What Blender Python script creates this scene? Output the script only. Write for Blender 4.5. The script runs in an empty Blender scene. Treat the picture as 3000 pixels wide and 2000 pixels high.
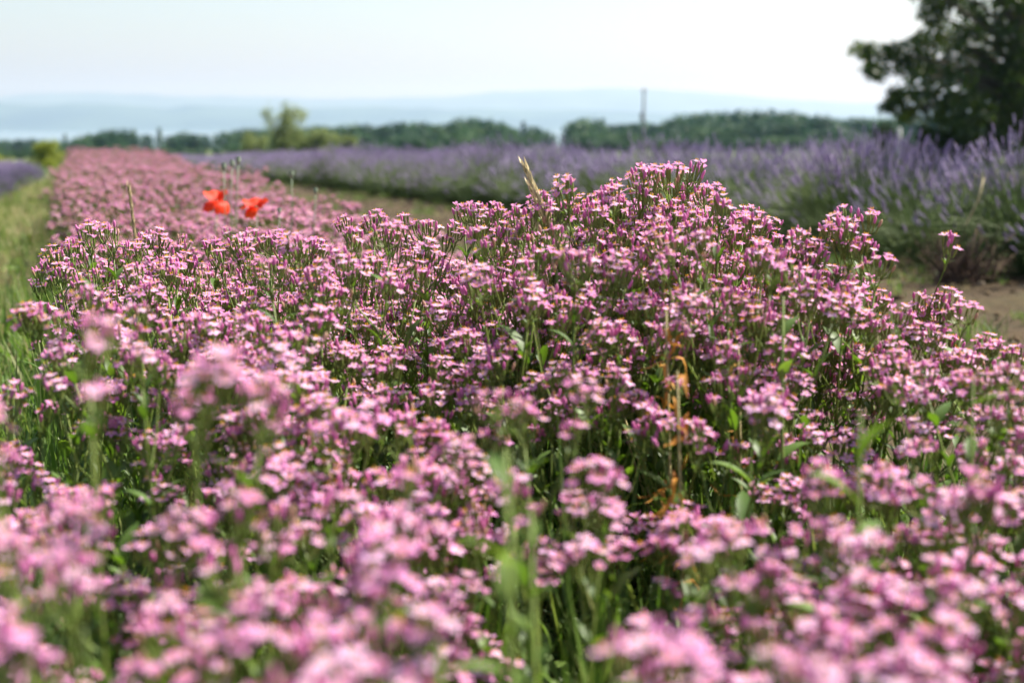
import bpy, math, random
import numpy as np
from mathutils import Matrix, Vector, Euler

# ------------------------------------------------------------------ camera, world, sun, exposure
scene = bpy.context.scene
R = math.radians
YAW = R(16.7)            # the view is turned this far right of the row direction (+Y)
PITCH = R(9.2)
FPX = 4166.7             # focal length in photograph pixels (50 mm on 36 mm, 3000 px)
CAM_Z = 0.55
SLOPE = 0.0297           # the field falls away along the rows

cam_d = bpy.data.cameras.new('camera')
cam = bpy.data.objects.new('camera', cam_d)
scene.collection.objects.link(cam)
cam.location = (0, 0, CAM_Z)
cam.rotation_euler = (math.pi/2 - PITCH, 0, -YAW)
cam_d.sensor_width = 36.0
cam_d.lens = 50.0
cam_d.clip_start = 0.02
cam_d.clip_end = 60000
cam_d.dof.use_dof = True
cam_d.dof.focus_distance = 1.92
cam_d.dof.aperture_fstop = 4.9
scene.camera = cam

SUN_AZ = R(16.7 + 62)     # clockwise from +Y
SUN_EL = R(50)
world = bpy.data.worlds.new('World')
scene.world = world
world.use_nodes = True
wn = world.node_tree.nodes
bg = wn['Background']
sky = wn.new('ShaderNodeTexSky')
sky.sky_type = 'NISHITA'
sky.sun_disc = False
sky.sun_elevation = SUN_EL
sky.sun_rotation = SUN_AZ
sky.altitude = 200
sky.air_density = 1.0
sky.dust_density = 2.0
sky.ozone_density = 1.0
world.node_tree.links.new(sky.outputs[0], bg.inputs[0])
bg.inputs[1].default_value = 0.078

sun_d = bpy.data.lights.new('sun', 'SUN')
sun_d.energy = 5.0
sun_d.angle = R(0.53)
sun_d.color = (1.0, 0.95, 0.87)
sun = bpy.data.objects.new('sun', sun_d)
scene.collection.objects.link(sun)
sdir = Vector((math.sin(SUN_AZ)*math.cos(SUN_EL), math.cos(SUN_AZ)*math.cos(SUN_EL), math.sin(SUN_EL)))
sun.rotation_euler = sdir.to_track_quat('Z', 'Y').to_euler()
sun.location = (20, 10, 30)

scene.view_settings.view_transform = 'Standard'
scene.view_settings.look = 'None'
scene.view_settings.exposure = 1.38
scene.view_settings.gamma = 1.0
scene.view_settings.use_curve_mapping = False
scene.render.engine = 'CYCLES'
cy = scene.cycles
cy.use_denoising = True
cy.max_bounces = 6
cy.diffuse_bounces = 3
cy.glossy_bounces = 2
cy.transmission_bounces = 4
cy.volume_bounces = 1
cy.sample_clamp_indirect = 6
cy.caustics_reflective = False
cy.caustics_refractive = False

rng = np.random.default_rng(11)
random.seed(11)

# ------------------------------------------------------------------ helpers
def noise2(x, y, seed=0):
    """smooth value noise, arrays in, -1..1 out"""
    x = np.asarray(x, float); y = np.asarray(y, float)
    xi = np.floor(x); yi = np.floor(y)
    fx = x - xi; fy = y - yi
    fx = fx*fx*(3-2*fx); fy = fy*fy*(3-2*fy)
    def h(a, b):
        v = np.sin(a*127.1 + b*311.7 + seed*74.7)*43758.5453
        return (v - np.floor(v))*2 - 1
    return (h(xi, yi)*(1-fx) + h(xi+1, yi)*fx)*(1-fy) + (h(xi, yi+1)*(1-fx) + h(xi+1, yi+1)*fx)*fy

def sstep(a, b, x):
    t = np.clip((np.asarray(x, float)-a)/(b-a), 0, 1)
    return t*t*(3-2*t)

LAKE_Z = -120.0
def gz(x, y):
    """height of the ground"""
    x = np.asarray(x, float); y = np.asarray(y, float)
    z = -SLOPE*np.minimum(y, 420)
    z = z + sstep(420, 2700, y)*(-126 + SLOPE*420)
    r = np.hypot(x, y)
    near = 1 - sstep(14, 60, r)
    path = sstep(0.95, 1.25, x)*(1-sstep(3.4, 3.9, x))
    z = z + near*(0.014*noise2(x*2.1, y*2.1, 1) + (0.006+0.012*path)*noise2(x*7.3, y*7.3, 2) + 0.006*path*noise2(x*19, y*19, 3))
    z = z + 0.12*np.exp(-((y-24)/5.5)**2)*(1-sstep(1.6, 3.2, x))*sstep(-0.9, -0.2, x)     # the bed climbs a little swell at its far end
    z = z + (1-near)*0.10*noise2(x*0.09, y*0.09, 5)*(1-sstep(300, 500, r))
    return z
def gz1(x, y): return float(gz(x, y))

def px_dir(px, py):
    """photo pixel -> unit-depth vector in the world (depth measured along the view axis)"""
    cx = (px-1500)/FPX; cyy = -(py-1000)/FPX
    v = Vector((cx, cyy, -1.0))
    return cam.rotation_euler.to_matrix() @ v
def at(px, py, d):
    return Vector((0, 0, CAM_Z)) + px_dir(px, py)*d
def ground_at(px, d):
    """ground point under the pixel column at depth d"""
    p = at(px, 448, d)
    return Vector((p.x, p.y, gz1(p.x, p.y)))
CAM_R = np.array(cam.rotation_euler.to_matrix())
def project(x, y, z):
    P = np.stack([np.asarray(x, float), np.asarray(y, float), np.asarray(z, float)-CAM_Z], -1) @ CAM_R
    d = -P[..., 2]
    dd = np.where(d > 1e-3, d, 1e-3)
    return 1500 + P[..., 0]/dd*FPX, 1000 - P[..., 1]/dd*FPX, d

class MB:
    """collects polygons; build() makes one mesh"""
    def __init__(s):
        s.v = []; s.f = []; s.m = []; s.t = []; s.n = 0
    def add(s, verts, faces, mat=0, tint=0.5):
        verts = np.asarray(verts, float)
        s.v.append(verts)
        for k, f in enumerate(faces):
            s.f.append([i+s.n for i in f])
            s.m.append(mat if np.isscalar(mat) else mat[k])
            s.t.append(tint if np.isscalar(tint) else tint[k])
        s.n += len(verts)
    def addT(s, tpl, M, tint=None):
        V, F, Mi, Ti = tpl
        M = np.array(M)
        s.add(V @ M[:3, :3].T + M[:3, 3], F, Mi, Ti if tint is None else tint)
    def tpl(s):
        return (np.concatenate(s.v), s.f, s.m, s.t)
    def mesh(s, name, mats, smooth=False):
        me = bpy.data.meshes.new(name)
        V = np.concatenate(s.v) if s.v else np.zeros((0, 3))
        me.vertices.add(len(V)); me.vertices.foreach_set('co', V.astype(np.float32).ravel())
        ln = np.array([len(f) for f in s.f], np.int32)
        idx = np.fromiter((i for f in s.f for i in f), np.int32, int(ln.sum()))
        me.loops.add(len(idx)); me.loops.foreach_set('vertex_index', idx)
        me.polygons.add(len(ln))
        me.polygons.foreach_set('loop_start', np.concatenate([[0], np.cumsum(ln)[:-1]]).astype(np.int32))
        me.polygons.foreach_set('material_index', np.array(s.m, np.int32))
        if smooth: me.polygons.foreach_set('use_smooth', np.ones(len(ln), bool))
        a = me.attributes.new('tint', 'FLOAT', 'FACE')
        a.data.foreach_set('value', np.array(s.t, np.float32))
        for m in mats: me.materials.append(m)
        me.update(calc_edges=True)
        return me

col = scene.collection
def inst(name, me, parent=None, M=None):
    o = bpy.data.objects.new(name, me)
    col.objects.link(o)
    if parent is not None: o.parent = parent
    if M is not None: o.matrix_basis = M
    return o
def tag(o, label=None, cat=None, group=None, kind=None):
    if label: o['label'] = label
    if cat: o['category'] = cat
    if group: o['group'] = group
    if kind: o['kind'] = kind
    return o
def empty(name, loc, rz=0.0):
    o = bpy.data.objects.new(name, None)
    o.empty_display_size = 0.05
    col.objects.link(o); o.location = loc; o.rotation_euler = (0, 0, rz)
    return o

def frame_from(dirv, roll=0.0):
    """3x3 whose z axis is dirv"""
    z = np.asarray(dirv, float); z = z/np.linalg.norm(z)
    a = np.array([1., 0, 0]) if abs(z[0]) < 0.8 else np.array([0, 1., 0])
    x = np.cross(a, z); x /= np.linalg.norm(x); y = np.cross(z, x)
    c, s_ = math.cos(roll), math.sin(roll)
    return np.stack([x*c + y*s_, -x*s_ + y*c, z], 1)
def mat4(R3, t, s=1.0):
    M = np.eye(4); M[:3, :3] = R3*s; M[:3, 3] = t; return M

def tube(mb, pts, rad, sides=4, mat=0, tint=0.5, cap=True):
    pts = np.asarray(pts, float); n = len(pts)
    rad = np.broadcast_to(np.asarray(rad, float), (n,))
    V = []
    for i in range(n):
        d = pts[min(i+1, n-1)] - pts[max(i-1, 0)]
        Fm = frame_from(d)
        for k in range(sides):
            a = 2*math.pi*k/sides
            V.append(pts[i] + Fm[:, 0]*math.cos(a)*rad[i] + Fm[:, 1]*math.sin(a)*rad[i])
    F = []
    for i in range(n-1):
        for k in range(sides):
            k2 = (k+1) % sides
            F.append([i*sides+k, i*sides+k2, (i+1)*sides+k2, (i+1)*sides+k])
    if cap: F.append([(n-1)*sides+k for k in range(sides)])
    mb.add(V, F, mat, tint)

# ------------------------------------------------------------------ materials
def nmat(name):
    m = bpy.data.materials.new(name); m.use_nodes = True
    nt = m.node_tree; nt.nodes.clear()
    out = nt.nodes.new('ShaderNodeOutputMaterial')
    return m, nt, out
def N(nt, t, **kw):
    n = nt.nodes.new(t)
    for k, v in kw.items(): setattr(n, k, v)
    return n
def leaf_mat(name, c0, c1, c2=None, translucent=0.4, rough=0.5, spec=0.3, obj_var=0.25, tr_tint=(1, 1, 1)):
    """thin plant tissue: colour runs c0..c1(..c2) with the face's own tint, shifted per plant; part of the light passes through"""
    m, nt, out = nmat(name); L = nt.links
    at_ = N(nt, 'ShaderNodeAttribute', attribute_name='tint')
    oi = N(nt, 'ShaderNodeObjectInfo')
    ad = N(nt, 'ShaderNodeMath', operation='MULTIPLY_ADD'); ad.inputs[1].default_value = obj_var; 
    L.new(oi.outputs['Random'], ad.inputs[0])
    sub = N(nt, 'ShaderNodeMath', operation='SUBTRACT'); sub.inputs[1].default_value = obj_var/2
    L.new(at_.outputs['Fac'], sub.inputs[0]); L.new(sub.outputs[0], ad.inputs[2])
    cr = N(nt, 'ShaderNodeValToRGB')
    e = cr.color_ramp.elements
    e[0].position = 0.0; e[0].color = (*c0, 1)
    e[1].position = 1.0; e[1].color = (*(c2 or c1), 1)
    if c2:
        x = e.new(0.5); x.color = (*c1, 1)
    L.new(ad.outputs[0], cr.inputs[0])
    p = N(nt, 'ShaderNodeBsdfPrincipled')
    p.inputs['Roughness'].default_value = rough
    p.inputs['Specular IOR Level'].default_value = spec
    L.new(cr.outputs[0], p.inputs['Base Color'])
    tr = N(nt, 'ShaderNodeBsdfTranslucent')
    mu = N(nt, 'ShaderNodeMix', data_type='RGBA', blend_type='MULTIPLY'); mu.inputs[0].default_value = 1
    L.new(cr.outputs[0], mu.inputs[6]); mu.inputs[7].default_value = (*tr_tint, 1)
    L.new(mu.outputs[2], tr.inputs[0])
    mx = N(nt, 'ShaderNodeMixShader'); mx.inputs[0].default_value = translucent
    L.new(p.outputs[0], mx.inputs[1]); L.new(tr.outputs[0], mx.inputs[2])
    L.new(mx.outputs[0], out.inputs[0])
    return m
def plain_mat(name, c, rough=0.7, spec=0.3, scale=30.0, var=0.35):
    m, nt, out = nmat(name); L = nt.links
    tc = N(nt, 'ShaderNodeTexCoord')
    nz = N(nt, 'ShaderNodeTexNoise'); nz.inputs['Scale'].default_value = scale; nz.inputs['Detail'].default_value = 5
    L.new(tc.outputs['Object'], nz.inputs['Vector'])
    cr = N(nt, 'ShaderNodeValToRGB')
    cr.color_ramp.elements[0].position = 0.3; cr.color_ramp.elements[0].color = (*[x*(1-var) for x in c], 1)
    cr.color_ramp.elements[1].position = 0.7; cr.color_ramp.elements[1].color = (*[min(1, x*(1+var)) for x in c], 1)
    L.new(nz.outputs[0], cr.inputs[0])
    p = N(nt, 'ShaderNodeBsdfPrincipled'); p.inputs['Roughness'].default_value = rough
    p.inputs['Specular IOR Level'].default_value = spec
    L.new(cr.outputs[0], p.inputs['Base Color'])
    bp = N(nt, 'ShaderNodeBump'); bp.inputs['Strength'].default_value = 0.4
    L.new(nz.outputs[0], bp.inputs['Height']); L.new(bp.outputs[0], p.inputs['Normal'])
    L.new(p.outputs[0], out.inputs[0])
    return m

M_PETAL = leaf_mat('petal_pink', (0.61, 0.175, 0.44), (0.77, 0.365, 0.63), (0.85, 0.59, 0.79), translucent=0.42, rough=0.6, spec=0.25, obj_var=0.2)
M_BUD = leaf_mat('bud_magenta', (0.56, 0.11, 0.32), (0.74, 0.26, 0.51), translucent=0.25, rough=0.5, spec=0.25)
M_ANTHER = leaf_mat('anther_yellow', (0.80, 0.46, 0.04), (0.90, 0.68, 0.10), translucent=0.2, rough=0.7)
M_GREEN = leaf_mat('stem_green', (0.085, 0.13, 0.022), (0.17, 0.235, 0.042), (0.28, 0.345, 0.10), translucent=0.25, rough=0.5, spec=0.35)
M_LEAF = leaf_mat('leaf_green', (0.052, 0.10, 0.018), (0.095, 0.17, 0.030), (0.17, 0.26, 0.055), translucent=0.42, rough=0.5, spec=0.35, tr_tint=(1.15, 1.25, 0.4))
M_LAVF = leaf_mat('lavender_purple', (0.22, 0.155, 0.295), (0.335, 0.26, 0.425), (0.46, 0.40, 0.52), translucent=0.2, rough=0.75, obj_var=0.45)
M_LAVS = leaf_mat('lavender_green', (0.06, 0.105, 0.032), (0.12, 0.18, 0.055), (0.20, 0.25, 0.10), translucent=0.25, rough=0.65, obj_var=0.3)
M_GRASS = leaf_mat('grass_green', (0.06, 0.11, 0.02), (0.12, 0.20, 0.035), (0.22, 0.24, 0.08), translucent=0.4, rough=0.5, tr_tint=(1.0, 1.2, 0.6))
M_STRAW = leaf_mat('dry_straw', (0.22, 0.20, 0.07), (0.42, 0.36, 0.17), (0.60, 0.50, 0.30), translucent=0.25, rough=0.6)
M_DRYLEAF = leaf_mat('withered_orange', (0.30, 0.11, 0.015), (0.55, 0.24, 0.03), (0.68, 0.38, 0.09), translucent=0.4, rough=0.6)
M_SPENT = leaf_mat('spent_flower', (0.24, 0.12, 0.05), (0.42, 0.24, 0.12), (0.55, 0.34, 0.26), translucent=0.25, rough=0.7)
M_POPPY = leaf_mat('poppy_red', (0.62, 0.022, 0.004), (0.82, 0.045, 0.008), (0.88, 0.10, 0.02), translucent=0.5, rough=0.5, spec=0.2, tr_tint=(1.0, 1.1, 0.8))
M_POPC = leaf_mat('poppy_capsule', (0.10, 0.14, 0.08), (0.20, 0.26, 0.16), (0.34, 0.40, 0.28), translucent=0.1, rough=0.5)
M_OAK = leaf_mat('oak_leaf', (0.032, 0.056, 0.010), (0.062, 0.10, 0.014), (0.17, 0.20, 0.02), translucent=0.45, rough=0.5, tr_tint=(1.0, 1.1, 0.4))
M_WOODL = leaf_mat('woodland_leaf', (0.010, 0.048, 0.020), (0.026, 0.085, 0.028), (0.065, 0.135, 0.036), translucent=0.25, rough=0.6, obj_var=0.8)
M_WILLOW = leaf_mat('willow_leaf', (0.13, 0.17, 0.045), (0.20, 0.25, 0.07), (0.28, 0.32, 0.11), translucent=0.4, rough=0.6)
M_YELLOWB = leaf_mat('yellow_green_leaf', (0.20, 0.24, 0.025), (0.30, 0.34, 0.035), (0.38, 0.42, 0.06), translucent=0.4, rough=0.6)
M_BARK = plain_mat('bark', (0.09, 0.07, 0.05), 0.9, 0.2, 8)
M_TWIG = plain_mat('dead_twig', (0.10, 0.065, 0.045), 0.9, 0.2, 40)
M_POLE = plain_mat('weathered_pole', (0.16, 0.15, 0.14), 0.9, 0.2, 6)
M_POST = plain_mat('pale_post', (0.55, 0.55, 0.50), 0.8, 0.2, 9)
M_PLASTER = plain_mat('white_plaster', (0.8, 0.79, 0.76), 0.8, 0.2, 3, 0.08)
M_ROOF = plain_mat('roof_tile', (0.50, 0.45, 0.42), 0.8, 0.2, 4)
M_HILL = plain_mat('wooded_hill', (0.045, 0.075, 0.045), 0.95, 0.1, 0.002, 0.45)

def ground_material():
    m, nt, out = nmat('field_ground'); L = nt.links
    geo = N(nt, 'ShaderNodeNewGeometry')
    sp = N(nt, 'ShaderNodeSeparateXYZ'); L.new(geo.outputs['Position'], sp.inputs[0])
    def nz(scale, det=6, rough=0.6):
        n = N(nt, 'ShaderNodeTexNoise'); n.inputs['Scale'].default_value = scale
        n.inputs['Detail'].default_value = det; n.inputs['Roughness'].default_value = rough
        L.new(geo.outputs['Position'], n.inputs['Vector']); return n
    fine = nz(16, 9, 0.7); mid = nz(2.2); big = nz(0.05)
    def ramp(a, c0, b, c1, src):
        r = N(nt, 'ShaderNodeValToRGB')
        r.color_ramp.elements[0].position = a; r.color_ramp.elements[0].color = (*c0, 1)
        r.color_ramp.elements[1].position = b; r.color_ramp.elements[1].color = (*c1, 1)
        L.new(src, r.inputs[0]); return r
    soil = ramp(0.28, (0.026, 0.018, 0.009), 0.72, (0.088, 0.060, 0.031), fine.outputs[0])
    grass = ramp(0.3, (0.045, 0.055, 0.018), 0.72, (0.14, 0.12, 0.055), fine.outputs[0])
    far = ramp(0.35, (0.05, 0.085, 0.025), 0.65, (0.13, 0.15, 0.05), big.outputs[0])
    def mr(a, b, src):
        r = N(nt, 'ShaderNodeMapRange', interpolation_type='SMOOTHSTEP')
        r.inputs[1].default_value = a; r.inputs[2].default_value = b
        L.new(src, r.inputs[0]); return r
    # grassy strip left of the bed, soil elsewhere in the field
    j = N(nt, 'ShaderNodeMath', operation='MULTIPLY_ADD'); j.inputs[1].default_value = 0.5
    L.new(mid.outputs[0], j.inputs[0]); L.new(sp.outputs[0], j.inputs[2])
    left = mr(0.35, 0.0, j.outputs[0])
    patch = mr(0.52, 0.66, mid.outputs[0])
    gm = N(nt, 'ShaderNodeMath', operation='MULTIPLY'); L.new(left.outputs[0], gm.inputs[0]); gm.inputs[1].default_value = 0.75
    pm = N(nt, 'ShaderNodeMath', operation='MULTIPLY'); L.new(patch.outputs[0], pm.inputs[0]); pm.inputs[1].default_value = 0.35
    mxm = N(nt, 'ShaderNodeMath', operation='MAXIMUM'); L.new(gm.outputs[0], mxm.inputs[0]); L.new(pm.outputs[0], mxm.inputs[1])
    a = N(nt, 'ShaderNodeMix', data_type='RGBA'); L.new(mxm.outputs[0], a.inputs[0]); L.new(soil.outputs[0], a.inputs[6]); L.new(grass.outputs[0], a.inputs[7])
    fy = mr(26, 34, sp.outputs[1])
    fx = mr(30, 45, sp.outputs[0])
    fm = N(nt, 'ShaderNodeMath', operation='MAXIMUM'); L.new(fy.outputs[0], fm.inputs[0]); L.new(fx.outputs[0], fm.inputs[1])
    b = N(nt, 'ShaderNodeMix', data_type='RGBA'); L.new(fm.outputs[0], b.inputs[0]); L.new(a.outputs[2], b.inputs[6]); L.new(far.outputs[0], b.inputs[7])
    p = N(nt, 'ShaderNodeBsdfPrincipled'); p.inputs['Roughness'].default_value = 0.95; p.inputs['Specular IOR Level'].default_value = 0.15
    L.new(b.outputs[2], p.inputs['Base Color'])
    bp = N(nt, 'ShaderNodeBump'); bp.inputs['Strength'].default_value = 0.7; bp.inputs['Distance'].default_value = 0.02
    L.new(fine.outputs[0], bp.inputs['Height']); L.new(bp.outputs[0], p.inputs['Normal'])
    L.new(p.outputs[0], out.inputs[0])
    return m
def water_material():
    m, nt, out = nmat('lake_water'); L = nt.links
    p = N(nt, 'ShaderNodeBsdfPrincipled'); p.inputs['Base Color'].default_value = (0.10, 0.17, 0.20, 1)
    p.inputs['Roughness'].default_value = 0.22; p.inputs['IOR'].default_value = 1.33
    g = N(nt, 'ShaderNodeNewGeometry')
    n = N(nt, 'ShaderNodeTexNoise'); n.inputs['Scale'].default_value = 0.08; n.inputs['Detail'].default_value = 3
    L.new(g.outputs['Position'], n.inputs['Vector'])
    b = N(nt, 'ShaderNodeBump'); b.inputs['Strength'].default_value = 0.15; L.new(n.outputs[0], b.inputs['Height'])
    L.new(b.outputs[0], p.inputs['Normal']); L.new(p.outputs[0], out.inputs[0])
    return m

# ------------------------------------------------------------------ ground, lake, hills
def axis(dense0, dense1, step, lo, hi, growth):
    a = list(np.arange(dense0, dense1, step))
    s = step; x = a[-1]
    while x < hi:
        s *= growth; x += s; a.append(min(x, hi))
    s = step; x = a[0]; b = []
    while x > lo:
        s *= growth; x -= s; b.append(max(x, lo))
    return np.array(b[::-1] + a)
gx = axis(-1.6, 4.6, 0.06, -9000, 15000, 1.16)
gy = axis(0.3, 9.0, 0.06, -50, 20500, 1.07)
X, Y = np.meshgrid(gx, gy)
Z = gz(X, Y)
nv, nu = X.shape
i = np.arange(nv-1)[:, None]*nu + np.arange(nu-1)[None, :]
quads = np.stack([i, i+1, i+1+nu, i+nu], -1).reshape(-1, 4)
me = bpy.data.meshes.new('ground')
me.from_pydata(np.stack([X, Y, Z], -1).reshape(-1, 3).tolist(), [], quads.tolist())
me.polygons.foreach_set('use_smooth', np.ones(len(me.polygons), bool))
me.materials.append(ground_material())
tag(inst('ground', me), kind='structure')

me = bpy.data.meshes.new('lake')
me.from_pydata([(-8800, 1200, LAKE_Z), (14800, 1200, LAKE_Z), (14800, 18000, LAKE_Z), (-8800, 18000, LAKE_Z)], [], [(0, 1, 2, 3)])
me.materials.append(water_material())
tag(inst('lake', me), kind='structure')

def ridge(name, d, prof, depth, seed):
    px = np.linspace(-900, 3900, 150)
    P = np.array(prof, float)
    top = np.interp(px, P[:, 0], P[:, 1]) + 2.2*noise2(px/70, px*0, seed) + 1.0*noise2(px/22, px*0, seed+1)
    rows = []
    for k, (dd, hf) in enumerate([(0, -0.02), (0.25, .33), (0.55, .72), (1.0, 1.0), (1.5, .6), (2.2, -0.02)]):
        row = []
        for a, t in zip(px, top):
            q = at(a, t, d)
            h = q.z - LAKE_Z
            b = at(a, t, d - depth + dd*depth)
            row.append((b.x, b.y, LAKE_Z + h*hf*(1 + 0.10*float(noise2(a/120, k*3.1, seed+4))*(k != 3))))
        rows.append(row)
    V = [v for r in rows for v in r]; n = len(px)
    F = [(r*n+j, r*n+j+1, (r+1)*n+j+1, (r+1)*n+j) for r in range(len(rows)-1) for j in range(n-1)]
    me = bpy.data.meshes.new(name); me.from_pydata(V, [], F)
    me.polygons.foreach_set('use_smooth', np.ones(len(F), bool)); me.materials.append(M_HILL)
    return tag(inst(name, me), kind='structure')
ridge('hills', 9800, [(-900, 306), (-300, 300), (0, 304), (100, 309), (200, 303), (350, 304), (480, 318), (560, 309), (700, 314), (900, 319), (1100, 313), (1300, 321), (1600, 319), (1900, 330), (2200, 336), (2500, 342), (3900, 345)], 900, 3)
ridge('hills', 15500, [(-900, 290), (-300, 286), (0, 284), (100, 274), (300, 272), (500, 280), (800, 287), (1100, 290), (1300, 283), (1450, 270), (1600, 263), (1800, 259), (1950, 262), (2100, 275), (2300, 291), (2500, 301), (3900, 306)], 2200, 8)

# ------------------------------------------------------------------ centaury plants: templates
PM = [M_PETAL, M_GREEN, M_ANTHER, M_BUD, M_LEAF, M_SPENT]      # material slots of every centaury mesh

def flower_tpl(r, opening):
    mb = MB()
    t = float(r.uniform(0.15, 0.85))
    # calyx and corolla tube
    L = 0.010; 
    tube(mb, [(0, 0, 0), (0, 0, L*0.55), (0, 0, L)], [0.0007, 0.0013, 0.0009], 4, 1, float(r.uniform(0.3, 0.8)), cap=False)
    a0 = r.uniform(0, 6.28)
    for k in range(5):
        a = a0 + k*2*math.pi/5 + r.normal(0, 0.07)
        tilt = opening + r.normal(0, 0.12)      # angle from the axis
        ln = 0.0056*r.uniform(0.88, 1.12); w = 0.0019*r.uniform(0.9, 1.12)
        ca, sa = math.cos(a), math.sin(a)
        rad = np.array([ca, sa, 0]); tan = np.array([-sa, ca, 0]); up = np.array([0, 0, 1.])
        def pt(s, q, bend):
            tt = tilt + bend
            return up*L + rad*0.0006 + (rad*math.sin(tt) + up*math.cos(tt))*ln*s + tan*q
        V = [pt(0, -0.0007, 0), pt(0, 0.0007, 0), pt(0.5, -w, -0.12), pt(0.5, w, -0.12), pt(0.82, -w*0.7, 0.02), pt(0.82, w*0.7, 0.02), pt(1.0, 0, 0.08)]
        mb.add(V, [[0, 1, 3, 2], [2, 3, 5, 4], [4, 5, 6]], 0, [min(1, t+0.22), t, t-0.03])
    for k in range(3):                                 # twisted anthers standing out of the throat
        a = a0 + k*2.1; q = np.array([math.cos(a), math.sin(a), 0])*0.0010
        b = np.array([0, 0, L]) + q; e = b + q*0.6 + np.array([0, 0, 0.0033*r.uniform(0.8, 1.1)])
        s_ = np.array([-math.sin(a), math.cos(a), 0])*0.0005
        mb.add([b, b+s_*0.4, e+s_, e-s_], [[0, 1, 2, 3]], 2, float(r.uniform(0.2, 0.9)))
        mb.add([b, e+q*0.5, e-q*0.5+np.array([0, 0, 0.0004])], [[0, 1, 2]], 2, float(r.uniform(0.2, 0.9)))
    return mb.tpl()
def bud_tpl(r):
    mb = MB(); L = 0.010; b = 0.0078*r.uniform(0.75, 1.1)
    tube(mb, [(0, 0, 0), (0, 0, L*0.55), (0, 0, L)], [0.0007, 0.0013, 0.0009], 4, 1, float(r.uniform(0.3, 0.8)), cap=False)
    tube(mb, [(0, 0, L*0.8), (0, 0, L+b*0.4), (0, 0, L+b*0.75), (0, 0, L+b)], [0.0009, 0.0017, 0.0012, 0.0002], 5, 3, float(r.uniform(0.2, 0.9)))
    return mb.tpl()
fr = np.random.default_rng(5)
FLOWERS = [flower_tpl(fr, o) for o in (1.45, 1.3, 1.55, 1.15, 0.9, 1.4, 0.65, 1.25)]
BUDS = [bud_tpl(fr) for _ in range(3)]
_v, _f, _m, _t = bud_tpl(fr); BUDS.append((_v, _f, [5 if q == 3 else q for q in _m], _t))      # a spent, straw-brown flower
def tpl_mesh(tpl, name):
    mb = MB(); mb.addT(tpl, np.eye(4)); return mb.mesh(name, PM)
FLOWER_ME = [tpl_mesh(t, 'flower') for t in FLOWERS]
BUD_ME = [tpl_mesh(t, 'bud') for t in BUDS]

def leaf_tpl(ln, w, r):
    mb = MB(); n = 5; V = []
    cup = 0.25
    for k in range(n+1):
        s = k/n
        ww = w*math.sin(math.pi*min(1, s*0.93+0.07))**0.8*(1 - 0.25*s)
        y = ln*s; z = 0.22*ln*s*(1-s)*1.6 - 0.10*ln*s*s
        V += [(-ww, y, z+cup*ww), (0, y, z), (ww, y, z+cup*ww)]
    F = []
    for k in range(n):
        F += [[k*3, k*3+1, k*3+4, k*3+3], [k*3+1, k*3+2, k*3+5, k*3+4]]
    mb.add(V, F, 4, float(r.uniform(0.1, 0.9)))
    return mb.tpl()
LEAVES = [leaf_tpl(0.026*s, 0.0042*s*q, fr) for s, q in ((1, 1), (1.2, 1.1), (0.85, 0.9), (0.6, 0.8), (1.1, 1.35))]
LEAF_ME = [tpl_mesh(t, 'leaf') for t in LEAVES]

def make_cluster(r, R0, nfl, gap=0.0):
    """flat-topped corymb: (branch template, list of (is_flower, index, 4x4))"""
    mb = MB(); items = []
    H = 0.030 + R0*0.55
    n_b = 4
    nodes = []
    for k in range(n_b):
        a = k*2*math.pi/n_b + r.uniform(-.5, .5); q = R0*0.42*r.uniform(.6, 1.2)
        p = np.array([math.cos(a)*q, math.sin(a)*q, H*0.42*r.uniform(.8, 1.1)])
        tube(mb, [(0, 0, 0), p*np.array([.35, .35, .55]), p], [0.0009, 0.0008, 0.0007], 3, 1, float(r.uniform(.2, .8)), cap=False)
        nodes.append(p)
        Lf = LEAVES[3]
        d = np.array([math.cos(a+.8), math.sin(a+.8), 0.9])
        Fm = frame_from(np.cross([0, 0, 1], d) + 1e-3)
        y = d/np.linalg.norm(d); x = np.cross(y, [0, 0, 1.]); x /= np.linalg.norm(x); z = np.cross(x, y)
        mb.addT(Lf, mat4(np.stack([x, y, z], 1), p*0.5, 0.6), float(r.uniform(.2, .9)))
    ga = r.uniform(0, 6.28); _sk = r.normal(0, .12, 2)
    for k in range(nfl):
        rr = R0*math.sqrt((k+0.5)/nfl)*r.uniform(.88, 1.1); a = ga + k*2.39996 + r.normal(0, .15)
        top = np.array([math.cos(a)*rr, math.sin(a)*rr*.85, H + (_sk[0]*math.cos(a)+_sk[1]*math.sin(a))*rr - 0.55*rr*rr/R0 - 0.001 + r.normal(0, 0.0036)])
        nb = nodes[int(np.argmin([np.hypot(*(top-q)[:2]) for q in nodes]))]
        base = nb + (top-nb)*0.42; 
        d = top - nb*np.array([.8, .8, .6]); d /= np.linalg.norm(d)
        d = d + np.array([0, 0, .5]); d /= np.linalg.norm(d)
        org = top - d*0.011
        tube(mb, [nb, org], [0.0006, 0.0006], 3, 1, float(r.uniform(.2, .8)), cap=False)
        if gap and math.cos(a-1.0) > 1-gap: continue
        isf = r.random() < (0.64 if not gap else 0.5)
        idx = int(r.integers(len(FLOWERS))) if isf else int(r.choice([0, 1, 2, 3], p=[.27, .27, .28, .18]))
        if not isf: org = org - d*0.003
        items.append((isf, idx, mat4(frame_from(d, r.uniform(0, 6.28)), org, r.uniform(.92, 1.1))))
    return mb.tpl(), items
cr_ = np.random.default_rng(21)
CLUSTERS = [make_cluster(cr_, q, n, *g_) for q, n, *g_ in ((0.019, 17), (0.015, 12), (0.022, 21), (0.011, 7), (0.017, 14), (0.009, 5), (0.018, 12), (0.022, 20, .7), (0.017, 14, .9), (0.014, 10, .6))]
CL_BARE = []; CL_FULL = []; CL_TPL = []
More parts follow.
